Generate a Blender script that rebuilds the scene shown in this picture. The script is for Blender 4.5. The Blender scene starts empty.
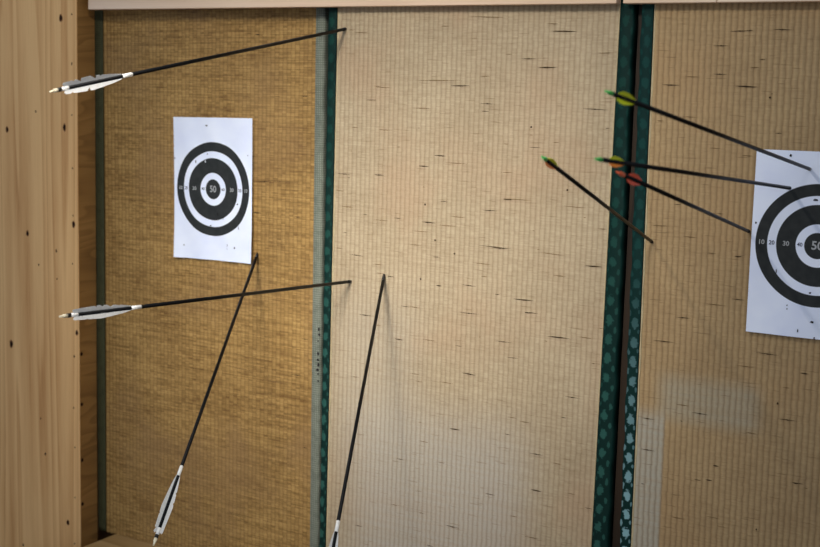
import bpy, bmesh, math, random
from mathutils import Vector, Matrix, Quaternion
random.seed(7)
sc = bpy.context.scene
COL = sc.collection
ZO = 1.571                      # height of the camera above the floor

# ------------------------------------------------------------------ camera
F, YAW, PIT, ROL, DIST = 1289.5, 0.54239, -0.143689, -0.0260504, 2.06821
def _rot():
    cy, sy = math.cos(YAW), math.sin(YAW); cp, sp = math.cos(PIT), math.sin(PIT); cr, sr = math.cos(ROL), math.sin(ROL)
    Rz = Matrix(((cy,-sy,0),(sy,cy,0),(0,0,1))); Rx = Matrix(((1,0,0),(0,cp,-sp),(0,sp,cp))); Ry = Matrix(((cr,0,sr),(0,1,0),(-sr,0,cr)))
    return Rz @ Rx @ Ry
R = _rot()
CAMP = Vector((0, -DIST, ZO))
def ray(x, y):
    d = R @ Vector(((x-410)/F, 1, (273.5-y)/F)); return d.normalized()
def at(x, y, Y=0.0):
    """point of the plane Y seen at pixel x, y (measuring aid)"""
    d = ray(x, y); return CAMP + d*((Y-CAMP.y)/d.y)
cam = bpy.data.cameras.new('camera'); co = bpy.data.objects.new('camera', cam); COL.objects.link(co)
right, fwd, up = R.col[0], R.col[1], R.col[2]
m = Matrix.Identity(4)
for i in range(3):
    m[i][0], m[i][1], m[i][2], m[i][3] = right[i], up[i], -fwd[i], CAMP[i]
co.matrix_world = m
cam.sensor_width = 36; cam.lens = 36*F/820; cam.clip_start = .05
cam.dof.use_dof = True; cam.dof.focus_distance = 2.2; cam.dof.aperture_fstop = 5.6
sc.camera = co

# ------------------------------------------------------------------ node helpers
def lin(r, g, b):
    f = lambda c: (c/255/12.92) if c/255 <= .04045 else ((c/255+.055)/1.055)**2.4
    return (f(r), f(g), f(b), 1)
class G:
    def __init__(s, name, rough=.6, spec=.4):
        s.m = bpy.data.materials.new(name); s.m.use_nodes = True
        s.t = s.m.node_tree; s.b = s.t.nodes['Principled BSDF']
        s.b.inputs['Roughness'].default_value = rough; s.b.inputs['Specular IOR Level'].default_value = spec
    def n(s, k): return s.t.nodes.new(k)
    def put(s, sock, v):
        if isinstance(v, bpy.types.NodeSocket): s.t.links.new(v, sock)
        else: sock.default_value = v
    def M(s, op, a, b=None, c=None):
        n = s.n('ShaderNodeMath'); n.operation = op
        for i, v in enumerate((a, b, c)):
            if v is not None: s.put(n.inputs[i], v)
        return n.outputs[0]
    def step(s, x, lo, hi):
        n = s.n('ShaderNodeMapRange'); n.interpolation_type = 'SMOOTHSTEP'
        s.put(n.inputs[0], x); n.inputs[1].default_value = lo; n.inputs[2].default_value = hi
        return n.outputs[0]
    def mix(s, f, a, b, mode='MIX'):
        n = s.n('ShaderNodeMix'); n.data_type = 'RGBA'; n.blend_type = mode
        s.put(n.inputs[0], f); s.put(n.inputs[6], a); s.put(n.inputs[7], b); return n.outputs[2]
    def comb(s, x, y, z=0.0):
        n = s.n('ShaderNodeCombineXYZ'); s.put(n.inputs[0], x); s.put(n.inputs[1], y); s.put(n.inputs[2], z); return n.outputs[0]
    def sep(s, v):
        n = s.n('ShaderNodeSeparateXYZ'); s.put(n.inputs[0], v); return n.outputs
    def obj(s): return s.n('ShaderNodeTexCoord').outputs['Object']
    def uv(s): return s.n('ShaderNodeTexCoord').outputs['UV']
    def noise(s, v, scale=1.0, detail=2.0, rough=.5, dist=0.0):
        n = s.n('ShaderNodeTexNoise'); s.put(n.inputs['Vector'], v); n.inputs['Scale'].default_value = scale
        n.inputs['Detail'].default_value = detail; n.inputs['Roughness'].default_value = rough; n.inputs['Distortion'].default_value = dist
        return n.outputs[0]
    def white(s, v):
        n = s.n('ShaderNodeTexWhiteNoise'); n.noise_dimensions = '3D'; s.put(n.inputs['Vector'], v); return n.outputs[0]
    def ramp(s, f, stops):
        n = s.n('ShaderNodeValToRGB'); s.put(n.inputs[0], f); e = n.color_ramp.elements
        while len(e) < len(stops): e.new(.5)
        for i, (p, c) in enumerate(stops): e[i].position = p; e[i].color = c
        return n.outputs[0]
    def bump(s, h, strength=.3, dist=.001):
        n = s.n('ShaderNodeBump'); n.inputs['Strength'].default_value = strength; n.inputs['Distance'].default_value = dist
        s.put(n.inputs['Height'], h); s.t.links.new(n.outputs[0], s.b.inputs['Normal'])
    def col(s, c): s.put(s.b.inputs['Base Color'], c); return s.m

def flat(name, c, rough=.5, spec=.4, var=.12):
    g = G(name, rough, spec); o = g.obj()
    nz = g.noise(o, 120, 3)
    dk = tuple(v*(1-var) for v in c[:3])+(1,); lt = tuple(min(1, v*(1+var)) for v in c[:3])+(1,)
    return g.col(g.ramp(nz, [(.3, dk), (.7, lt)]))

PITCH = .01011
def straw_mat(name, light, dark, groove, gstr, hstr, grey_patches=(), tint=None, cell=.10, streak=.5, cz=.0026):
    g = G(name, .62, .25); x, y, _ = g.sep(g.uv())           # UV in metres: across, along
    rx = g.M('ADD', g.M('DIVIDE', x, PITCH), g.M('MULTIPLY', g.M('SUBTRACT', g.noise(g.comb(g.M('MULTIPLY', x, 40), g.M('MULTIPLY', y, 70)), 1, 2), .5), .45)); fr = g.M('FRACT', rx); cell_i = g.M('FLOOR', rx)
    gr = g.M('POWER', g.M('MULTIPLY', g.M('ABSOLUTE', g.M('SUBTRACT', fr, .5)), 2.0), 2.2)
    # individual rushes: long, thin, lying across
    st = g.noise(g.comb(g.M('MULTIPLY', x, 9), g.M('MULTIPLY', y, 420)), 1, 3, .6)
    st2 = g.noise(g.comb(g.M('MULTIPLY', x, 3.5), g.M('MULTIPLY', y, 120)), 1, 3, .6)
    # where a rush rises between two warps
    wn = g.white(g.comb(cell_i, g.M('FLOOR', g.M('DIVIDE', y, cz)), 0.0))
    big = g.noise(g.comb(x, y), 7, 4, .55)
    mot = g.noise(g.comb(g.M('MULTIPLY', x, 60), g.M('MULTIPLY', y, 60)), 1, 3, .6)
    v = g.M('ADD', g.M('MULTIPLY', st, hstr), g.M('MULTIPLY', st2, hstr*.8))
    v = g.M('ADD', v, g.M('MULTIPLY', wn, cell*2))
    v = g.M('ADD', v, g.M('MULTIPLY', mot, .35))
    v = g.M('ADD', v, g.M('MULTIPLY', big, .5))
    mean = .5*(hstr*1.8+cell*2+.85)
    v = g.M('ADD', g.M('SUBTRACT', v, mean), .5)
    c = g.ramp(v, [(.12, dark), (.88, light)])
    # reddish and greyish broad patches
    if tint:
        t1 = g.step(g.noise(g.comb(x, y, 3.7), 4.5, 3), .48, .7)
        c = g.mix(g.M('MULTIPLY', t1, .55), c, tint)
    for (x0, x1, y0, y1, sx, sy, colr, a) in grey_patches:         # soft-edged grey patches mixed into the straw colour
        k = g.M('MULTIPLY', g.step(x, x0-sx, x0+sx), g.M('SUBTRACT', 1.0, g.step(x, x1-sx, x1+sx)))
        k2 = g.M('MULTIPLY', g.step(y, y0-sy, y0+sy), g.M('SUBTRACT', 1.0, g.step(y, y1-sy, y1+sy)))
        k = g.M('MULTIPLY', g.M('MULTIPLY', k, k2), g.M('MULTIPLY', g.M('ADD', .55, g.M('MULTIPLY', st2, .9)), a))
        c = g.mix(k, c, colr)
    c = g.mix(g.M('MULTIPLY', gr, gstr), c, groove)           # warp thread in the valley, groove shade mixed into its colour
    sk = g.step(g.noise(g.comb(g.M('MULTIPLY', x, 22), g.M('MULTIPLY', y, 330), 5.1), 1, 2, .5), .63, .74)   # brown rushes
    c = g.mix(g.M('MULTIPLY', sk, streak), c, groove)
    g.bump(g.M('ADD', st, g.M('MULTIPLY', wn, .5)), .45, .0012)
    return g.col(c)

def border_mat(name, base, motif, motif_low, blend_lo, blend_hi, w, pitch=.034, lattice=None):
    g = G(name, .65, .14); u, v, _ = g.sep(g.uv())
    nz = g.noise(g.comb(u, v), 170, 2)
    def blob(uc, off, a, b):
        vv = g.M('SUBTRACT', g.M('FRACT', g.M('ADD', g.M('DIVIDE', v, pitch), off)), .5)
        du = g.M('DIVIDE', g.M('SUBTRACT', u, uc), a); dv = g.M('DIVIDE', g.M('MULTIPLY', vv, pitch), b)
        d = g.M('SQRT', g.M('ADD', g.M('MULTIPLY', du, du), g.M('MULTIPLY', dv, dv)))
        d = g.M('ADD', d, g.M('MULTIPLY', g.M('SUBTRACT', nz, .5), 1.5))
        return g.M('SUBTRACT', 1.0, g.step(d, .75, 1.15))
    mk = g.M('MAXIMUM', blob(w*.42, 0., .0065, .0095), g.M('MULTIPLY', blob(w*.85, .5, .003, .006), .8))
    mk = g.M('MAXIMUM', mk, g.M('MULTIPLY', blob(w*.1, .42, .002, .004), .6))
    fa = g.step(v, blend_hi, blend_lo)
    if blend_lo > blend_hi: fa = g.M('SUBTRACT', 1.0, g.step(v, blend_hi, blend_lo))
    mc = g.mix(fa, motif, motif_low)  # motif blends to a second, paler colour towards the bottom
    wv = g.noise(g.comb(g.M('MULTIPLY', u, 900), g.M('MULTIPLY', v, 300)), 1, 2)
    bb = g.mix(g.M('MULTIPLY', wv, .5), base, tuple(q*1.7 for q in base[:3])+(1,))
    c = g.mix(mk, bb, mc)
    if lattice:                                               # woven diamond lattice on the old border
        a = g.M('SINE', g.M('MULTIPLY', g.M('ADD', u, v), 700)); b = g.M('SINE', g.M('MULTIPLY', g.M('SUBTRACT', u, v), 700))
        c = g.mix(g.step(g.M('MULTIPLY', a, b), .0, .5), base, lattice)
        c = g.mix(g.M('MULTIPLY', g.step(g.noise(g.comb(u, v), 60, 3), .45, .7), .4), c, tuple(q*.5 for q in base[:3])+(1,))
    g.bump(wv, .3, .0006)
    return g.col(c)

def wood_mat(name, stops, along='Z', ring=14.0, stretch=.09, distort=2.2, fiber=.25, rough=.6, seed=0., NS=5.5, RA=.42):
    g = G(name, rough, .3); x, y, z = g.sep(g.obj())
    if along == 'Z': a, b, c3 = x, z, y
    elif along == 'X': a, b, c3 = z, x, y
    else: a, b, c3 = z, y, x
    q = g.comb(g.M('ADD', a, seed), g.M('MULTIPLY', b, stretch), g.M('MULTIPLY', c3, 1.0))
    n1 = g.noise(q, NS, 2.5, .5, .3)
    rings = g.M('FRACT', g.M('MULTIPLY', n1, ring))
    tri = g.M('SUBTRACT', 1.0, g.M('POWER', rings, 1.6))      # soft early wood, sharp late wood line
    tri = g.M('MULTIPLY', tri, g.step(rings, 0., .12))
    fb = g.noise(g.comb(g.M('MULTIPLY', a, 420), g.M('MULTIPLY', b, 9), g.M('MULTIPLY', c3, 300)), 1, 3, .6)
    pat = g.noise(g.comb(g.M('MULTIPLY', a, 9), g.M('MULTIPLY', b, 1.6), c3), 1, 3)
    v = g.M('ADD', g.M('MULTIPLY', tri, RA), g.M('ADD', g.M('MULTIPLY', fb, fiber), g.M('MULTIPLY', pat, .55)))
    g.bump(fb, .15, .0006)
    return g.col(g.ramp(v, stops))

# ------------------------------------------------------------------ object helpers
def link(name, me, mats=(), parent=None, loc=None):
    o = bpy.data.objects.new(name, me); COL.objects.link(o)
    if me is not None:
        for mt in (mats if isinstance(mats, (list, tuple)) else [mats]): me.materials.append(mt)
    if parent: o.parent = parent
    if loc is not None: o.location = loc
    return o
def mesh(name, bm, mats, parent=None, loc=None, smooth=False):
    me = bpy.data.meshes.new(name); bmesh.ops.recalc_face_normals(bm, faces=bm.faces[:]); bm.to_mesh(me); bm.free()
    if smooth:
        for p in me.polygons: p.use_smooth = True
    return link(name, me, mats, parent, loc)
def tag(o, label=None, cat=None, group=None, kind=None):
    if label: o['label'] = label
    if cat: o['category'] = cat
    if group: o['group'] = group
    if kind: o['kind'] = kind
    return o
def prism(bm, pts, y0, y1, bevel=0.0):
    """four corner points (x, z) extruded from y0 to y1"""
    a = [bm.verts.new((p[0], y0, p[1])) for p in pts]; b = [bm.verts.new((p[0], y1, p[1])) for p in pts]
    n = len(pts); fs = [bm.faces.new(a), bm.faces.new(b[::-1])]
    for i in range(n): fs.append(bm.faces.new((a[i], b[i], b[(i+1) % n], a[(i+1) % n])))
    if bevel:
        es = {e for f in fs for e in f.edges}
        bmesh.ops.bevel(bm, geom=list(es), offset=bevel, segments=2, affect='EDGES', profile=.5)
def box(bm, x0, x1, y0, y1, z0, z1, bevel=0.0): prism(bm, [(x0,z0),(x1,z0),(x1,z1),(x0,z1)], y0, y1, bevel)
def lathe(bm, prof, seg=20, mi=0):
    """profile (z, r) turned about Z"""
    rings = []
    for z, r in prof:
        rings.append([bm.verts.new((r*math.cos(2*math.pi*i/seg), r*math.sin(2*math.pi*i/seg), z)) for i in range(seg)])
    for a, b in zip(rings, rings[1:]):
        for i in range(seg):
            f = bm.faces.new((a[i], a[(i+1) % seg], b[(i+1) % seg], b[i])); f.material_index = mi; f.smooth = True
    bm.faces.new(rings[0][::-1]); bm.faces.new(rings[-1])

class Line:                       # an edge of a mat: x as a linear function of height
    def __init__(s, p0, p1, Y=0.0):
        a, b = at(*p0, Y), at(*p1, Y); s.k = (b.x-a.x)/(b.z-a.z); s.x0 = a.x-s.k*a.z
    def __call__(s, z): return s.x0+s.k*z
    def shift(s, d):
        l = Line.__new__(Line); l.k, l.x0 = s.k, s.x0+d; return l

# ------------------------------------------------------------------ materials
M = {}
M['straw_old'] = straw_mat('straw_old', lin(188,152,92), lin(104,74,34), lin(92,64,30), .34, .9, tint=lin(142,112,74), cell=.13, cz=.0042, streak=.7)
M['straw_mid'] = straw_mat('straw_mid', lin(194,177,147), lin(146,127,99), lin(120,98,68), .42, .34, tint=lin(176,148,118), cell=.08,
    grey_patches=[(.06, .44, -1.3, -.62, .07, .08, lin(178,171,158), .75), (.02, .20, -.75, -.40, .06, .08, lin(180,170,152), .4)])
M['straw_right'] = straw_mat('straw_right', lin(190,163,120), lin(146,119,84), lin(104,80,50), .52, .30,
    grey_patches=[(.04, .21, -.55, -.475, .02, .018, lin(166,163,145), .5), (-.01, .0505, -2, -.545, .003, .02, lin(172,169,155), .74)], tint=lin(178,146,104), cell=.06)
M['hole'] = flat('arrow_hole', lin(40,36,40), .9, .1, .2)
M['mark'] = flat('broken_rush', lin(66,50,34), .8, .1, .4)
M['mark_soft'] = flat('brown_rush', lin(112,88,58), .8, .1, .3)
M['straw_core'] = flat('straw_core', lin(120,95,60), .9, .1)
M['thread'] = flat('pale_edge_rush', lin(184,168,132), .8, .2)
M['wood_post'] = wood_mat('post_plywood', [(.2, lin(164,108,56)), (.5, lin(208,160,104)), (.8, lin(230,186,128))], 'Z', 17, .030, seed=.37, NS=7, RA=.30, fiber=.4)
M['wood_side'] = wood_mat('side_plywood', [(.2, lin(104,72,36)), (.55, lin(142,104,56)), (.85, lin(166,124,72))], 'Y', 12, .2, seed=.9, NS=9, RA=.22)  # side panel's shade is put into this darker wood colour
M['wood_beam'] = wood_mat('beam_wood', [(.2, lin(186,152,122)), (.5, lin(216,188,162)), (.85, lin(234,212,190))], 'X', 9, .05, seed=1.7)
M['wood_ledge'] = wood_mat('ledge_wood', [(.2, lin(120,92,52)), (.5, lin(152,120,74)), (.85, lin(176,144,98))], 'X', 8, .08, seed=2.4)
M['wood_dark'] = wood_mat('batten_wood', [(.2, lin(26,18,10)), (.55, lin(38,27,16)), (.85, lin(50,37,24))], 'Z', 12, .08, seed=3.1)
M['wood_wall'] = wood_mat('wall_wood', [(.2, lin(76,54,30)), (.55, lin(108,80,48)), (.85, lin(130,100,62))], 'Z', 12, .08, seed=4.3)
M['floor'] = wood_mat('floor_wood', [(.2, lin(112,84,52)), (.55, lin(140,108,70)), (.85, lin(160,128,88))], 'X', 10, .06, seed=5.3)
M['knot'] = flat('knot', lin(44,28,18), .8, .1, .3)
M['knot_ring'] = flat('knot_ring', lin(118,78,48), .7, .2, .3)
M['carbon'] = flat('carbon_shaft', lin(8,8,9), .42, .16, .1)
M['white_wrap'] = flat('white_wrap', lin(236,234,228), .4, .4, .04)
M['cream_nock'] = flat('cream_nock', lin(236,226,196), .35, .5, .05)
M['black_ring'] = flat('black_ring', lin(14,14,15), .4, .4, .1)
M['green_nock'] = flat('green_nock', lin(56,186,82), .35, .5, .08)
M['orange_nock'] = flat('orange_nock', lin(252,112,64), .4, .4, .08)
M['vane_yellow'] = flat('yellow_green_vane', lin(226,238,40), .45, .4, .06)
M['vane_orange'] = flat('orange_vane', lin(252,142,52), .45, .4, .06)
M['vane_red'] = flat('red_orange_vane', lin(248,92,58), .45, .4, .06)
M['steel'] = flat('steel_point', lin(120,118,115), .35, .6, .1)
def feather_mat():
    g = G('white_feather', .75, .2); s, h, _ = g.sep(g.uv())
    barb = g.noise(g.comb(g.M('MULTIPLY', g.M('ADD', s, g.M('MULTIPLY', h, .9)), 900), g.M('MULTIPLY', h, 30)), 1, 2)
    g.bump(barb, .3, .0004)
    c = g.ramp(barb, [(.25, lin(222,222,220)), (.7, lin(248,248,246))]); g.col(c)
    tr = g.n('ShaderNodeBsdfTranslucent'); g.put(tr.inputs[0], c); mx = g.n('ShaderNodeMixShader'); mx.inputs[0].default_value = .42
    g.t.links.new(g.b.outputs[0], mx.inputs[1]); g.t.links.new(tr.outputs[0], mx.inputs[2])
    g.t.links.new(mx.outputs[0], g.t.nodes['Material Output'].inputs['Surface'])
    return g.m
M['feather'] = feather_mat()
M['border_dark'] = border_mat('dark_green_border', lin(5,34,30), lin(14,54,47), lin(38,80,72), -.62, -.1, .026)
M['border_right'] = border_mat('dark_green_border_pale_flowers', lin(5,37,34), lin(14,57,53), lin(128,166,172), -.85, -.25, .022)
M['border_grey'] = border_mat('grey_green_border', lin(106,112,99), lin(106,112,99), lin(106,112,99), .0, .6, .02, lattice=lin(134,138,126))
M['border_shade'] = border_mat('grey_green_border_shaded', lin(58,58,38), lin(58,58,38), lin(58,58,38), .0, .6, .02, lattice=lin(74,76,54))  # same grey-green cloth, dim light beside the post put into the colour

# ------------------------------------------------------------------ setting
Z_LEDGE = -1.031+ZO            # 0.04
Z_BEAM = .146+ZO
YL = .02                       # the old mat stands 2 cm further back
Z_TOP = Z_BEAM+.07
def struct(name, bm, mt): return tag(mesh(name, bm, mt), kind='structure')
bm = bmesh.new(); box(bm, -5, 3, .076, .10, 0, 3.2); struct('wall_back', bm, M['wood_wall'])
bm = bmesh.new(); box(bm, -5, 3, -4.5, .10, -.03, 0); struct('floor', bm, M['floor'])


# post at the left: a front panel on a side panel
PE = Line((76.2,0),(80.4,547),-.038)
XS = PE(1.2)
bm_f = bmesh.new(); prism(bm_f, [(XS-.42, .001), (PE(.001), .001), (PE(2.5), 2.5), (XS-.42, 2.5)], -.038, -.0352, .0006)
def knot_faces(bm, pts, Y, mi):
    for (x, y, r, e) in pts:
        c = at(x, y, Y); n = 10
        ph = random.random()*6.28
        vs = [bm.verts.new((c.x+r*math.cos(2*math.pi*i/n)*(1+.2*math.sin(2*i+ph)), Y, c.z+r*e*math.sin(2*math.pi*i/n))) for i in range(n)]
        f = bm.faces.new(vs); f.material_index = mi
def q4(ox, oy, L): return [(ox+a/4, oy+b/4, r, e) for a, b, r, e in L]
KN = q4(0,0,[(243,72,.0042,1.5),(287,57,.0018,1.3),(287,255,.0020,1.6),(143,446,.0022,1.4),(28,518,.0036,1.5),(258,510,.0038,1.8),(287,460,.0016,1.4)])
KN += q4(0,137,[(290,125,.0017,1.4),(292,315,.0016,1.4),(294,350,.0040,1.5),(110,385,.0036,1.5),(225,455,.0020,2.2),(155,511,.0020,1.4),(290,507,.0016,1.4)])
KN += q4(0,274,[(228,20,.0016,1.4),(307,235,.0034,1.4),(45,280,.0046,1.6),(297,330,.0022,1.4),(295,535,.0018,1.4)])
KN += q4(0,410,[(163,34,.0018,1.4),(181,176,.0026,1.4),(300,150,.0016,1.4),(300,350,.0016,1.4),(272,450,.0036,1.4),(93,540,.0026,1.5),(298,535,.0018,1.4)])
knot_faces(bm_f, [(x, y, r*1.25, e*1.1) for x, y, r, e in KN if r > .003], -.0381, 2)
knot_faces(bm_f, [(x, y, r*.95, e) for x, y, r, e in KN], -.0382, 1)
post = tag(link('wooden_post', None), 'knotty pale plywood post with vertical grain along the left side of the mats', 'post')
post.location = (XS, 0, 0)
off = Vector((-XS, 0, 0))
def child(name, bm, mats, parent, smooth=False):
    """a part built in world coordinates, placed under its thing"""
    bmesh.ops.translate(bm, verts=bm.verts[:], vec=-parent.location)
    return mesh(name, bm, mats, parent, smooth=smooth)
child('front_panel', bm_f, [M['wood_post'], M['knot'], M['knot_ring']], post)
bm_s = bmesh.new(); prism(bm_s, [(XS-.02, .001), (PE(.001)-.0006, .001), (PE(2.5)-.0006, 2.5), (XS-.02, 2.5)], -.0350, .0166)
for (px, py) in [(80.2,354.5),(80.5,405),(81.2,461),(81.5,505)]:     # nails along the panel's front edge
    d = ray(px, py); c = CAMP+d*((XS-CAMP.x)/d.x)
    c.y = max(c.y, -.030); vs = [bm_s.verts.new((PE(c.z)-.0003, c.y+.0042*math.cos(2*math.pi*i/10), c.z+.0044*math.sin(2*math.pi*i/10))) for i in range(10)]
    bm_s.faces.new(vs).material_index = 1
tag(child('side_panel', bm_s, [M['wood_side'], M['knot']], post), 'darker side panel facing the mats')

# beams over the mats (a slot and a tight joint between them)
xa = at(88.0, 5, -.022).x; xb = at(616.2, 2, -.022).x; xc = at(622.8, 2, -.022).x; xd = at(716.6, 1, -.022).x
for k, (x0, x1, lab) in enumerate([(xa, xb, 'long pale wooden beam across the top of left and middle mats'),
                                   (xc, xd-.0006, 'short pale wooden beam piece above the two dark green borders at right'),
                                   (xd+.0006, .2, 'pale wooden beam piece above the right paper target, at the top right')]):
    bm = bmesh.new(); box(bm, x0, x1, -.022, -.0008, Z_BEAM, Z_BEAM+.09, .0015)
    tag(mesh('wooden_beam', bm, M['wood_beam']), lab, 'beam', 'beams over the mats')

# ledge the mats stand on
cl = at(115, 534, YL)
bm = bmesh.new(); box(bm, cl.x, .2, -.36, .074, 0.0005, Z_LEDGE, .002)
tag(mesh('wooden_ledge', bm, M['wood_ledge']), 'brown wooden ledge under the mats, its corner at bottom left', 'ledge')

# ------------------------------------------------------------------ tatami mats
def straw_surface(xl, xr, Y, zb, zt, amp, mats, parent, marks, sag=0.0, vbase=ZO):
    """corrugated rush face between two edge lines, with broken rushes lying on it"""
    bm = bmesh.new(); uvl = bm.loops.layers.uv.new('UVMap')
    W = xr(zb+.5)-xl(zb+.5); nr = int(round(W/PITCH)); S = 6; nz = 44
    def sg(u, z): return sag*math.sin(math.pi*u/W)*math.sin(math.pi*(z-zb)/(zt-zb)) + .0012*math.sin(7*u+1)*math.sin(4.1*z)
    g = []
    for j in range(nz+1):
        z = zb+(zt-zb)*j/nz; row = []
        for i in range(nr*S+1):
            t = i/(nr*S); u = t*W; f = (i % S)/S
            y = Y+amp*(.5+.5*math.cos(2*math.pi*f)) - sg(u, z) + sg(0, z)*0
            row.append((bm.verts.new((xl(z)+(xr(z)-xl(z))*t, y, z)), t*nr*PITCH, z-vbase))
        g.append(row)
    for j in range(nz):
        for i in range(nr*S):
            q = (g[j][i], g[j][i+1], g[j+1][i+1], g[j+1][i])
            f = bm.faces.new([v[0] for v in q]); f.smooth = True
            for l, v in zip(f.loops, q): l[uvl].uv = (v[1], v[2])
    bmesh.ops.recalc_face_normals(bm, faces=bm.faces[:])
    def yf(x, z): return Y - sg(x-xl(z), z) - .0003
    for (px, py, ln, core) in marks:                           # broken dark rushes (px: where they were measured)
        c = at(px, py, Y); sc_ = (at(px+1, py, Y)-c).length
        n = 8; L = ln*sc_*.5; hw = (.0005 if core < 2 else .0009); tilt = random.uniform(-.03, .03)
        if core == 3: L = min(L, .0022); hw = .0016
        vs = []
        for k in range(2*n):
            tt = -1+2*k/n if k <= n else 3-2*k/n
            w = hw*(1-abs(tt)**1.5)*(1 if k <= n else -1)*(1+.5*random.random())
            X = c.x+L*tt; Z = c.z+w+tilt*L*tt
            vs.append(bm.verts.new((X, yf(X, Z), Z)))
        bm.faces.new(vs).material_index = 1 if core else 2
        if core == 2 or (core == 1 and ln > 14):               # a darker thicker middle
            vs = [bm.verts.new((c.x+.0030*math.cos(a), yf(c.x, c.z)-.0002, c.z+.0010*math.sin(a))) for a in [6.283*i/8 for i in range(8)]]
            bm.faces.new(vs).material_index = 1
    o = child('straw_surface', bm, mats, parent)
    return o
def core_part(xl, xr, Y, zb, zt, th, parent):
    bm = bmesh.new(); prism(bm, [(xl(zb)+.004, zb), (xr(zb)-.004, zb), (xr(zt)-.004, zt), (xl(zt)+.004, zt)], Y+.0055, Y+th)
    return child('mat_core', bm, M['straw_core'], parent)
def border(xi, xo, Y, zb, zt, th, mt, parent, seed, label=None, rag=.0006, blots=()):
    """cloth edging: lies on the face from xi (inner) to xo (outer) and folds back over the side"""
    bm = bmesh.new(); uvl = bm.loops.layers.uv.new('UVMap'); rnd = random.Random(seed); nz = 120; rows = []
    ph = [rnd.random()*6.28 for _ in range(4)]
    s = 1 if xo(1) > xi(1) else -1
    for j in range(nz+1):
        z = zb+(zt-zb)*j/nz
        wob = rag*(math.sin(61*z+ph[0])+.6*math.sin(143*z+ph[1])); puf = .0005*math.sin(90*z+ph[2])
        a, b = xi(z), xo(z)+s*wob; w = abs(b-a)
        pr = [(a, Y-.0006, 0), (a+s*.0008, Y-.0018, .0008), (a+(b-a)*.5, Y-.0022+puf, w*.5), (b-s*.003, Y-.0018+puf, w-.003),
              (b-s*.0008, Y-.0004, w), (b, Y+.003, w+.004), (b, Y+th*.7, w+th*.7)]
        rows.append([(bm.verts.new((p[0], p[1], z)), p[2], z) for p in pr])
    for A, B in zip(rows, rows[1:]):
        for i in range(len(A)-1):
            q = (A[i], A[i+1], B[i+1], B[i]); f = bm.faces.new([v[0] for v in q]); f.smooth = True
            for l, v in zip(f.loops, q): l[uvl].uv = (v[1], v[2]-ZO)
    for (px, py, hw, hh) in blots:                            # dark worn spots
        c = at(px, py, Y-.0028); vs = [bm.verts.new((c.x+hw*math.cos(6.283*i/9)*rnd.uniform(.6, 1.2), Y-.0031, c.z+hh*math.sin(6.283*i/9)*rnd.uniform(.6, 1.2))) for i in range(9)]
        bm.faces.new(vs).material_index = 1
    o = child('cloth_border', bm, mt, parent)
    md = o.modifiers.new('thickness', 'SOLIDIFY'); md.thickness = .0008; md.offset = 0
    # pale uncompressed rush along the inner edge
    if label: o['label'] = label
    return o
def edge_rush(x, s, Y, zb, zt, parent):
    bm = bmesh.new(); nz = 60; rows = []
    for j in range(nz+1):
        z = zb+(zt-zb)*j/nz; w = .0021+.0005*math.sin(80*z)
        rows.append([bm.verts.new(p) for p in ((x(z)-s*.001, Y+.0002, z), (x(z)-s*.0012, Y-.001, z), (x(z)-s*w*1.2, Y-.0011, z), (x(z)-s*w*1.7, Y+.0002, z))])
    for A, B in zip(rows, rows[1:]):
        for i in range(3): bm.faces.new((A[i], A[i+1], B[i+1], B[i]))
    return child('edge_rush', bm, M['thread'], parent, smooth=True)

def mk(ox, oy, L): return [(ox+a/4, oy+b/4, l/4, k) for a, b, l, k in L]
MK = mk(410,0,[(308,68,150,0),(308,68,40,1),(140,105,40,0),(570,95,50,0),(615,125,110,2),(395,217,30,0),(475,235,65,1),(780,212,70,0),(550,270,80,2),(300,305,45,0),(110,322,200,0),
  (200,343,80,2),(310,415,65,1),(300,445,35,1),(45,433,85,0),(485,508,10,3),(740,437,110,1),(790,513,18,1),(485,540,15,0),(35,512,10,0)])
MK += mk(410,137,[(385,28,25,0),(500,42,50,1),(120,75,50,2),(185,105,100,0),(55,117,45,2),(390,142,55,0),(55,200,10,0),(630,212,10,3),(430,250,120,0),(392,250,40,2),(135,258,35,1),(60,270,10,3),
  (320,294,65,1),(660,280,110,0),(75,342,60,2),(150,355,80,0),(190,320,65,0),(45,378,80,0),(340,440,145,1),(360,445,70,1),(100,413,10,3),(178,467,10,3),(105,480,35,1),(20,432,50,0),(570,468,110,0),(515,450,10,0),
  (735,517,75,2),(290,507,80,0),(700,322,12,0),(770,368,40,0),(495,375,10,0),(585,22,30,0)])
MK += mk(410,274,[(42,20,10,3),(115,47,25,2),(235,46,65,1),(297,10,30,0),(600,8,60,0),(350,82,20,1),(455,103,90,2),(485,155,60,1),(472,155,25,2),(235,157,90,1),(15,133,50,0),(595,253,95,2),(705,255,60,0),(765,217,20,0),
  (75,265,60,0),(195,288,30,1),(280,252,8,0),(375,271,75,1),(410,335,50,1),(735,358,15,0),(235,400,60,2),(145,435,60,0),(20,400,40,0),(35,430,40,0),(650,493,60,1),(545,268,15,0)])
MK += mk(410,410,[(410,30,40,0),(460,48,50,0),(615,30,25,1),(180,77,45,2),(390,97,25,1),(40,50,15,0),(55,127,45,0),(505,176,60,1),(125,210,30,0),(590,215,40,0),(320,337,45,1),(505,322,45,2),(45,412,25,0),(415,425,30,0),
  (645,335,35,0),(715,393,35,1),(170,467,60,1),(485,510,60,0),(80,543,30,1)])
MK += mk(205,0,[(625,130,60,0),(715,350,70,0),(665,400,45,1),(690,345,30,0),(600,510,30,0),(720,520,60,0)])
MK += mk(205,137,[(555,148,60,1),(575,163,10,1),(695,152,40,2),(540,215,40,0),(570,280,50,0),(640,310,20,1),(770,325,30,1),(705,333,60,0),(560,383,15,1),(605,473,60,1),(690,510,40,0),(535,445,30,0),(775,40,20,0)])
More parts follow.
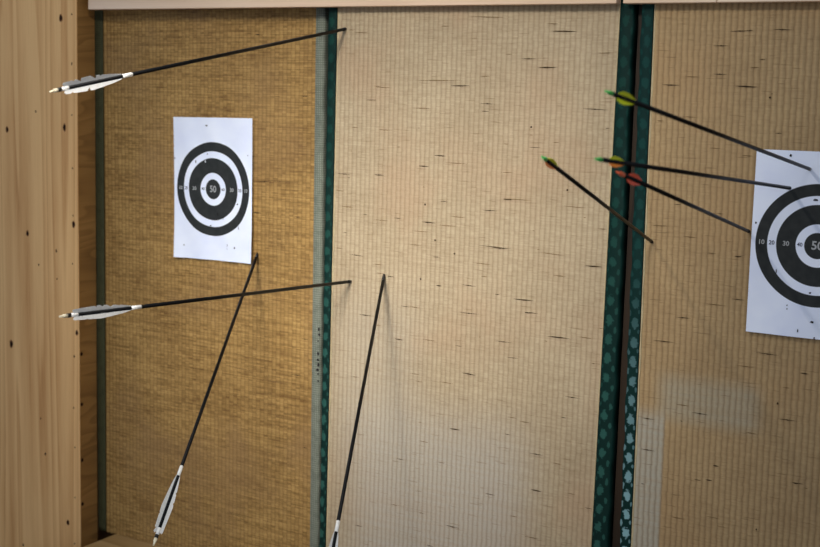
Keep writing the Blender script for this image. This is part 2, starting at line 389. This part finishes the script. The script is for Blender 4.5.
MK += mk(205,274,[(640,165,60,1),(800,130,40,1),(775,262,36,2),(690,205,30,0),(600,412,35,0)]) + mk(205,410,[(615,463,35,1),(780,197,30,1),(760,380,30,0)])
MK += [(380,273.4,9,0),(390.5,276.6,8,1),(352,30,7,0)]
ML = mk(205,0,[(210,138,20,2),(400,385,30,1)])+mk(205,137,[(300,178,150,0),(240,178,60,1),(207,303,36,2),(375,320,26,1),(190,77,30,1),(310,250,90,0)])+mk(205,274,[(370,405,60,1),(400,260,30,1),(150,380,80,0),(280,430,90,0)])+mk(205,410,[(300,30,50,0),(400,150,15,1),(120,420,90,0)])
ML += mk(0,0,[(560,175,90,0),(700,260,80,0),(500,300,70,0)])+mk(0,274,[(520,320,80,0),(640,420,60,0)])
MR = mk(615,0,[(500,124,90,1),(540,122,30,1),(670,118,80,1),(425,183,70,1),(590,238,30,1),(560,270,40,0),(420,297,60,1),(310,307,60,0),(225,340,80,1),(525,346,100,2),(620,390,10,3),(628,375,8,1),(300,468,60,0),(655,533,30,1),(180,483,30,0)])
MR += mk(615,137,[(400,45,50,0),(492,478,34,2),(180,355,80,0),(250,270,30,1),(420,307,30,0),(300,400,60,0),(385,465,40,0),(530,75,50,0)])
MR += mk(615,274,[(490,102,55,1),(400,123,90,0),(270,175,70,1),(195,270,90,1),(610,320,95,1),(520,370,80,0),(757,398,36,2),(650,518,8,3),(270,525,60,0),(685,455,30,0)])
MR += mk(615,410,[(130,35,60,1),(340,15,70,1),(690,40,90,1),(545,93,50,0),(130,160,60,1),(403,224,25,2),(330,280,30,1),(375,281,28,2),(730,293,50,1),(722,293,20,2),(765,313,15,0),(110,295,15,1),(390,430,60,0),(250,432,60,0),(565,478,6,3),(265,45,10,1)])

ZB = Z_LEDGE+.0006
# -- middle mat
mL, mLo = Line((337.7,8),(325.8,547)), Line((328.6,8),(319.4,547))
mR, mRo = Line((621.2,5),(591.8,547)), Line((634.2,5),(607.6,547))
t = tag(link('tatami_mat', None, loc=(mL(ZB), 0, ZB)), 'pale tan tatami mat with dark green cloth borders, the middle one of three', 'tatami mat', 'tatami mats along the wall')
core_part(mLo, mRo, 0, ZB, Z_TOP, .05, t)
straw_surface(mL, mR, 0, ZB, Z_TOP, .0013, [M['straw_mid'], M['mark'], M['mark_soft']], t, MK)
border(mL, mLo, 0, ZB, Z_TOP, .05, M['border_dark'], t, 1); border(mR, mRo, 0, ZB, Z_TOP, .05, M['border_dark'], t, 2, rag=.0010)
edge_rush(mL, -1, 0, ZB, Z_TOP, t); edge_rush(mR, 1, 0, ZB, Z_TOP, t)
# -- right mat, its far side outside the photograph
rL, rLo = Line((654.3,5),(630.5,547)), Line((641.8,5),(619.6,547))
rR = rL.shift(57*PITCH); rRo = rR.shift(.024)
t = tag(link('tatami_mat', None, loc=(rL(ZB), 0, ZB)), 'ribbed tan tatami mat at right behind the cut-off paper target', 'tatami mat', 'tatami mats along the wall')
core_part(rLo, rRo, 0, ZB, Z_TOP, .05, t)
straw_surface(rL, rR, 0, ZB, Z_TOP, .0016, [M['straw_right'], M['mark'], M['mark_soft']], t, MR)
border(rL, rLo, 0, ZB, Z_TOP, .05, M['border_right'], t, 3, 'dark green cloth border with pale flowers low down', rag=.0008); border(rR, rRo, 0, ZB, Z_TOP, .05, M['border_dark'], t, 4)
edge_rush(rL, -1, 0, ZB, Z_TOP, t)
# -- left mat, older
lL, lLo = Line((103.2,12),(106.3,500), YL), Line((94.2,12),(98.4,500), YL)
lR, lRo = Line((316.5,10),(310.2,547), YL), Line((324.8,10),(319.4,547), YL)
lRo = lR.shift(.0205)
t = tag(link('tatami_mat', None, loc=(lL(ZB), YL, ZB)), 'golden brown older tatami mat with grey-green borders, next to the wooden post', 'tatami mat', 'tatami mats along the wall')
core_part(lLo, lRo, YL, ZB, Z_TOP, .05, t)
straw_surface(lL, lR, YL, ZB, Z_TOP, .0009, [M['straw_old'], M['mark'], M['mark_soft']], t, ML)
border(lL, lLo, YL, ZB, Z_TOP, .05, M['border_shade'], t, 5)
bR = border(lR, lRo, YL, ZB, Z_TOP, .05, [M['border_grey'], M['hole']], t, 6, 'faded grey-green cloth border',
    blots=[(319,329.5,.0022,.004),(319.2,334.5,.0020,.003),(318.2,341,.0012,.0024),(318.2,353.5,.0024,.004),(317.8,360,.0030,.0022),(318.6,365,.0028,.005),(317.4,370,.0032,.004),(318.2,374,.0022,.002),(318.2,381,.0018,.002)])
# dark batten closing the gap between middle and right mat
bm = bmesh.new(); e = .0012
prism(bm, [(mRo(ZB)+.0035, ZB), (rLo(ZB)-.0030, ZB), (rLo(Z_TOP)-.0030, Z_TOP), (mRo(Z_TOP)+.0035, Z_TOP)], .013, .0755)
tag(mesh('wooden_batten', bm, M['wood_dark']), 'narrow dark brown batten in the gap between the middle and right mats', 'batten')

# ------------------------------------------------------------------ paper targets
def text_mesh(s, size):
    cu = bpy.data.curves.new('printed_digits', 'FONT'); cu.body = s; cu.size = size; cu.align_x = 'CENTER'; cu.align_y = 'CENTER'; cu.offset = size*.018
    cu.resolution_u = 3
    o = bpy.data.objects.new('printed_digits', cu); COL.objects.link(o); bpy.context.view_layer.update()
    me = o.to_mesh(); vs = [v.co.copy() for v in me.vertices]; fs = [list(p.vertices) for p in me.polygons]
    o.to_mesh_clear(); bpy.data.objects.remove(o); bpy.data.curves.remove(cu)
    return vs, fs
def target_mat():
    g = G('printed_target_paper', .7, .25); u, v, _ = g.sep(g.uv())
    d = g.M('SQRT', g.M('ADD', g.M('MULTIPLY', u, u), g.M('MULTIPLY', v, v)))
    E = .0005
    w = g.M('SUBTRACT', g.step(d, .0208-E, .0208+E), g.step(d, .0342-E, .0342+E))
    w = g.M('ADD', w, g.M('SUBTRACT', g.step(d, .0650-E, .0650+E), g.step(d, .0790-E, .0790+E)))
    w = g.M('ADD', w, g.step(d, .0980-E, .0980+E))
    n = g.noise(g.comb(u, v), 14, 3)
    paper = g.ramp(n, [(.3, lin(220,228,250)), (.7, lin(234,241,255))])
    ink = g.ramp(g.noise(g.comb(u, v), 60, 3), [(.3, lin(34,37,38)), (.7, lin(46,49,49))])
    fib = g.noise(g.comb(u, v), 25, 3)
    g.bump(fib, .15, .002)
    return g.col(g.mix(w, ink, paper))
M['paper'] = target_mat()
M['ink_pale'] = flat('pale_print', lin(168,170,172), .7, .2, .05)
M['ink_dark'] = flat('dark_print', lin(70,76,92), .7, .2, .05)
M['tear'] = flat('torn_paper', lin(210,212,220), .8, .2, .03)
def target(cx, cz, rot, Y, disp, holes, label):
    W, H = .105, .1485
    root = tag(link('paper_target', None, loc=(cx, Y, cz)), label, 'paper target', 'paper targets on the mats')
    root.rotation_euler = (0, -rot, 0)
    bm = bmesh.new(); uvl = bm.loops.layers.uv.new('UVMap'); nx, nz = 28, 40; g = []
    for j in range(nz+1):
        for i in range(nx+1):
            u, v = -W+2*W*i/nx, -H+2*H*j/nz
            g.append((bm.verts.new((u, -disp(u, v), v)), u, v))
    for j in range(nz):
        for i in range(nx):
            q = [g[j*(nx+1)+i], g[j*(nx+1)+i+1], g[(j+1)*(nx+1)+i+1], g[(j+1)*(nx+1)+i]]
            f = bm.faces.new([a[0] for a in q]); f.smooth = True
            for l, a in zip(f.loops, q): l[uvl].uv = (a[1], a[2])
    def add(vs, fs, mi, ox, oz, lift=.0005):
        nv = [bm.verts.new((p[0]+ox, -disp(p[0]+ox, p[1]+oz)-lift, p[1]+oz)) for p in vs]
        for f in fs:
            try: bm.faces.new([nv[i] for i in f]).material_index = mi
            except ValueError: pass
    for s, size, pos, mi in (('50', .0190, 0, 1), ('40', .0085, .0275, 2), ('30', .0105, .0495, 1), ('20', .0095, .072, 2), ('10', .0105, .0885, 1)):
        vs, fs = text_mesh(s, size)
        for sx in ((0,) if pos == 0 else (-pos, pos)): add(vs, fs, mi, sx, 0)
    Ri = Matrix.Rotation(rot, 2)
    for (px, py, hw, hh, mi) in holes:
        p = at(px, py, Y); du, dv = p.x-cx, p.z-cz
        u, v = math.cos(rot)*du+math.sin(rot)*dv, -math.sin(rot)*du+math.cos(rot)*dv
        n = 9; vs = [(hw*math.cos(6.283*i/n)*random.uniform(.6, 1.2), hh*math.sin(6.283*i/n)*random.uniform(.6, 1.2)) for i in range(n)]
        add(vs, [list(range(n))], mi, u, v, .0007)
    o = mesh('printed_sheet', bm, [M['paper'], M['ink_pale'], M['ink_dark'], M['hole'], M['tear']], root)
    return root
def dl(u, v):
    a, b = u/.105, v/.1485
    return .0028 + .0030*max(0, a)**2*(.6+.4*(1-b)) + .0050*max(0, -b-.15)**2*(a*a*.9+.25) + .0012*math.sin(9*a+2*b) + .0020*max(0, -a)**3
def h8(ox, oy, L): return [(ox+a/8.16, oy+b/8.16, w, h, m_) for a, b, w, h, m_ in L]
HL = h8(165,105,[(350,168,.0034,.0016,3),(90,432,.0020,.0014,3),(260,462,.0012,.0036,3),(335,460,.0016,.0030,4),(355,400,.0014,.0018,3),(530,487,.0016,.0026,4),(690,412,.0024,.0006,3)])
HL += h8(165,203,[(600,10,.0022,.0020,3),(486,122,.0011,.0036,3),(440,92,.0018,.0030,3),(380,183,.0018,.0018,3),(610,205,.0011,.0042,3),(522,345,.0007,.0034,3),(522,372,.0008,.0014,3),(580,365,.0022,.0022,3),(168,340,.0014,.0014,3)])
target(-1.7405, -.22187+ZO, .0205, YL-.001, dl, HL, 'white paper target with black rings, whole sheet on the golden left mat')
def dr(u, v):
    a, b = u/.105, v/.1485
    return .0026 + .0022*max(0, -b)**2 + .0010*math.sin(5*a-3*b) + .0012*a*a
def h10(ox, oy, s, L): return [(ox+a/s, oy+b/s, w, h, m_) for a, b, w, h, m_ in L]
HR = h10(740,140,10.25,[(528,157,.0022,.0020,3)])+h10(740,140,2.67,[(45,220,.0018,.0020,3),(98,350,.0010,.0046,3),(203,160,.0050,.0018,3)])
HR += h10(740,290,10.25,[(725,27,.0022,.0018,3),(490,152,.0012,.0011,3),(490,190,.0012,.0012,3),(745,325,.0036,.0016,3),(600,412,.0010,.0034,3),(768,490,.0013,.0022,3)])
target(-.4950, -.23224+ZO, .006, -.0008, dr, HR, 'white paper target with black rings, cut off by the right side of photo')

# ------------------------------------------------------------------ arrows
def blade_mesh(bm, prof, ang, r0, thick, sway=0.0):
    """thin feather or vane standing on the shaft: prof = [(z, height, lean)]"""
    uvl = bm.loops.layers.uv.verify(); NH = 5; cols = []
    ca, sa = math.cos(ang), math.sin(ang)
    for z, h, lean in prof:
        c = []
        for k in range(NH+1):
            hh = h*k/NH; rr = r0-.0003+hh; off = sway*(k/NH)**2*h
            zz = z+lean*(k/NH)
            pr = []
            for sg in (-.5, .5):
                w = thick*sg*(1-.6*k/NH)+off
                pr.append(bm.verts.new((ca*rr-sa*w, sa*rr+ca*w, zz)))
            c.append((pr, z, hh))
        cols.append(c)
    def quad(a, uvs):
        try: f = bm.faces.new(a)
        except ValueError: return
        for l, w in zip(f.loops, uvs): l[uvl].uv = w
    for A, B in zip(cols, cols[1:]):
        for k in range(NH):
            uvs = [(A[k][1], A[k][2]), (A[k+1][1], A[k+1][2]), (B[k+1][1], B[k+1][2]), (B[k][1], B[k][2])]
            quad([A[k][0][0], A[k+1][0][0], B[k+1][0][0], B[k][0][0]], uvs)
            quad([A[k][0][1], B[k][0][1], B[k+1][0][1], A[k+1][0][1]], [uvs[0], uvs[3], uvs[2], uvs[1]])
        quad([A[NH][0][0], A[NH][0][1], B[NH][0][1], B[NH][0][0]], [(A[0][1], .01)]*4)
        quad([A[0][0][0], B[0][0][0], B[0][0][1], A[0][0][1]], [(A[0][1], 0)]*4)
    for C in (cols[0], cols[-1]):
        for k in range(NH): quad([C[k][0][0], C[k][0][1], C[k+1][0][1], C[k+1][0][0]], [(C[k][1], C[k][2])]*4)
def feather_profile(L, a, b, hmax, notches):
    """measured from the nock: feather from a to b; z along the arrow = L - distance"""
    out = []; n = 64
    for i in range(n+1):
        t = i/n; d = a+(b-a)*t
        h = hmax*(min(1, .70+.6*t) if t < .5 else 1)*min(1, (1-t)**.55*1.45)
        if t < .02: h *= .75
        for (tn, wn, dep) in notches:
            if abs(t-tn) < wn: h *= 1-dep*(1-abs(t-tn)/wn)
        out.append((L-d, max(h, .0006), .0085*min(1, h/hmax)))      # barbs sweep back to the nock
    return out
def vane_profile(L, a, b, hmax):
    out = []; n = 24
    for i in range(n+1):
        t = i/n; d = a+(b-a)*t
        h = hmax*min(1, (1-t)**.75*1.5)*min(1, .55+2.4*t)
        out.append((L-d, max(h, .0004), .0))
    return out
def arrow(tip, tail, Y, L, r, kind, label, group, opt):
    T = at(*tip, Y); d = ray(*tail); b = (T-CAMP).dot(d); c = (T-CAMP).length_squared-L*L
    k = b-math.sqrt(max(0, b*b-c)); P = CAMP+d*k; ax = (P-T).normalized()
    root = tag(link('arrow', None, loc=T), label, 'arrow', group)
    # local Z runs from the point to the nock, local -X faces the viewer's side
    view = (CAMP-P); view = (view-ax*view.dot(ax)).normalized()
    X = -view; X = (Quaternion(ax, opt.get('roll', 0.0)) @ X); Yv = ax.cross(X)
    root.rotation_mode = 'QUATERNION'
    root.rotation_quaternion = Matrix((X, Yv, ax)).transposed().to_quaternion()
    def part(name, fn, mt, label=None, under=None):
        bm = bmesh.new(); fn(bm); o = mesh(name, bm, mt, under or root)
        if label: o['label'] = label
        return o
    emb = .012
    tipz = .012
    part('point', lambda bm: lathe(bm, [(-emb, .0006), (-.004, r*.7), (tipz*.2, r*1.02), (tipz, r*1.02)]), M['steel'] if opt.get('steel') else M['black_ring'])
    if kind == 'feather':
        sh = part('shaft', lambda bm: lathe(bm, [(tipz, r), (L-.0132, r)]), M['carbon'])
        part('front_wrap', lambda bm: lathe(bm, [(L-.166, r*.9), (L-.1655, r*1.02), (L-.144, r*1.02), (L-.144, r*.9)]), M['white_wrap'], 'white wrap', sh)
        part('rear_wrap', lambda bm: lathe(bm, [(L-.034, r*.9), (L-.0337, r*1.01), (L-.020, r*1.01), (L-.020, r*.9)]), M['white_wrap'], 'white wrap', sh)
        part('crest_ring', lambda bm: lathe(bm, [(L-.020, r*1.06), (L-.0132, r*1.06)]), M['black_ring'], 'black ring', sh)
        nk = 'cream_nock'
        for i, (ang, notches) in enumerate(zip((math.radians(180-66), math.radians(180+66), 0.0), opt['notches'])):
            part('feather', lambda bm: blade_mesh(bm, feather_profile(L, .026, .145, opt.get('fh', .0088), notches), ang, r, .0007, random.uniform(-.12, .12)), M['feather'])
        n0 = .0132
    else:
        part('shaft', lambda bm: lathe(bm, [(tipz, r), (L-opt['nl'], r)]), M['carbon'])
        nk = opt['nock']
        for ang, mt in zip((math.radians(180-62), math.radians(180+62), 0.0), opt['vanes']):
            part('vane', lambda bm: blade_mesh(bm, vane_profile(L, opt['va'], opt['vb'], opt.get('vh', .0052)), ang, r, .0007), M[mt], {'vane_yellow': 'yellow-green vane', 'vane_orange': 'orange vane', 'vane_red': 'red-orange vane'}[mt])
        n0 = opt['nl']
    def nock(bm):                                             # seat and two prongs with the string slot between them
        lathe(bm, [(L-n0, r*.98), (L-n0*.5, r*.88), (L-n0*.45, r*.75)], 16)
        for s in (-1, 1):
            pts = [(s*r*.26, -r*.55), (s*r*.85, -r*.40), (s*r*.85, r*.40), (s*r*.26, r*.55)]
            a = [bm.verts.new((x, y, L-n0*.5)) for x, y in pts]; e = [bm.verts.new((x*.98, y*.85, L)) for x, y in pts]
            bm.faces.new(a); bm.faces.new(e[::-1])
            for i in range(4): bm.faces.new((a[i], e[i], e[(i+1) % 4], a[(i+1) % 4]))
    part('nock', nock, M[nk], {'cream_nock': 'cream nock', 'green_nock': 'green nock', 'orange_nock': 'orange nock'}[nk])
    return root
GW = 'white-feathered arrows stuck in the mats'; GV = 'arrows with short plastic vanes at right'
N1 = [[(.14,.02,.35),(.42,.03,.6)], [(.30,.04,.65),(.55,.045,.7),(.20,.02,.3),(.66,.02,.3)], [(.3,.03,.3)]]
N2 = [[(.25,.02,.15)], [(.80,.02,.2),(.66,.05,.45),(.53,.03,.35),(.42,.02,.3)], [(.3,.03,.3)]]
N3 = [[(.55,.02,.3),(.72,.02,.3)], [(.35,.02,.2),(.08,.03,.4)], [(.3,.03,.3)]]
RS = .0031
arrow((345.5,29),(50.5,91.5),0,.74,RS,'feather','black arrow with ragged white feathers flying level just below the beam at top left',GW,dict(notches=N1,fh=.0092))
arrow((350.5,281.5),(60,316.5),0,.74,RS,'feather','black arrow with smooth white feathers lying nearly level below the left paper target',GW,dict(notches=N2,fh=.0082))
arrow((257.5,254),(153.5,545),YL,.72,RS,'feather','black white-feathered arrow drooping steeply from the lower right corner of left target',GW,dict(notches=N3,fh=.0078))
arrow((384,276),(321.3,611.6),0,.74,RS,'feather','black white-feathered arrow drooping steeply on the middle mat, tail cut off at bottom',GW,dict(notches=N3,fh=.0078))
RV = .0028
arrow((652,242),(542.5,157),0,.62,RV,'vane','dark arrow with green nock and orange and yellow vanes, leftmost of the four at right',GV,dict(nock='green_nock',nl=.014,va=.014,vb=.060,vh=.0042,vanes=('vane_orange','vane_yellow','vane_yellow')))
arrow((810.5,169.4),(606.5,91.5),0,.72,RV,'vane','dark arrow with yellow-green vanes, uppermost, stuck in the top of right target',GV,dict(nock='green_nock',nl=.014,va=.026,vb=.072,vh=.0056,steel=True,vanes=('vane_yellow','vane_yellow','vane_orange')))
arrow((790.5,188.2),(596.5,159),0,.70,RV,'vane','dark arrow with green nock stuck in the top of the target\'s outer black ring',GV,dict(nock='green_nock',nl=.012,va=.031,vb=.071,vh=.0048,vanes=('vane_orange','vane_yellow','vane_yellow')))
arrow((749,231.5),(617.6,172.2),0,.64,RV,'vane','dark arrow with red-orange vanes and nock, stuck beside the right target\'s left edge',GV,dict(nock='orange_nock',nl=.022,va=.034,vb=.086,vh=.0056,vanes=('vane_red','vane_red','vane_red')))

# ------------------------------------------------------------------ light
w = bpy.data.worlds.new('room_light'); sc.world = w; w.use_nodes = True
w.node_tree.nodes['Background'].inputs[0].default_value = (.80, .92, 1.1, 1); WORLD = .47; w.node_tree.nodes['Background'].inputs[1].default_value = WORLD
def area(name, loc, target, sx, sy, power, colr):
    l = bpy.data.lights.new(name, 'AREA'); l.shape = 'RECTANGLE'; l.size = sx; l.size_y = sy; l.energy = power; l.color = colr
    o = bpy.data.objects.new(name, l); COL.objects.link(o); o.location = loc
    o.rotation_euler = (Vector(target)-Vector(loc)).to_track_quat('-Z', 'Y').to_euler(); return o
cl_ = area('added_soft_light', (-.75, -2.3, ZO+.95), (-1.34, 0, ZO-.38), .9, .6, 2.6, (1, .95, .88)); cl_.data.spread = math.radians(23)  # unseen soft light, added with a narrow spread to shape the falloff
l = bpy.data.lights.new('hanging_lamp', 'POINT'); l.energy = 16; l.color = (1, .93, .82); l.shadow_soft_size = .03
o = bpy.data.objects.new('hanging_lamp', l); COL.objects.link(o); o.location = (-1.15, -.95, .66+ZO)
vs = sc.view_settings; vs.view_transform = 'Standard'; vs.look = 'None'; vs.exposure = 0.08; vs.gamma = 1.0; vs.use_curve_mapping = False
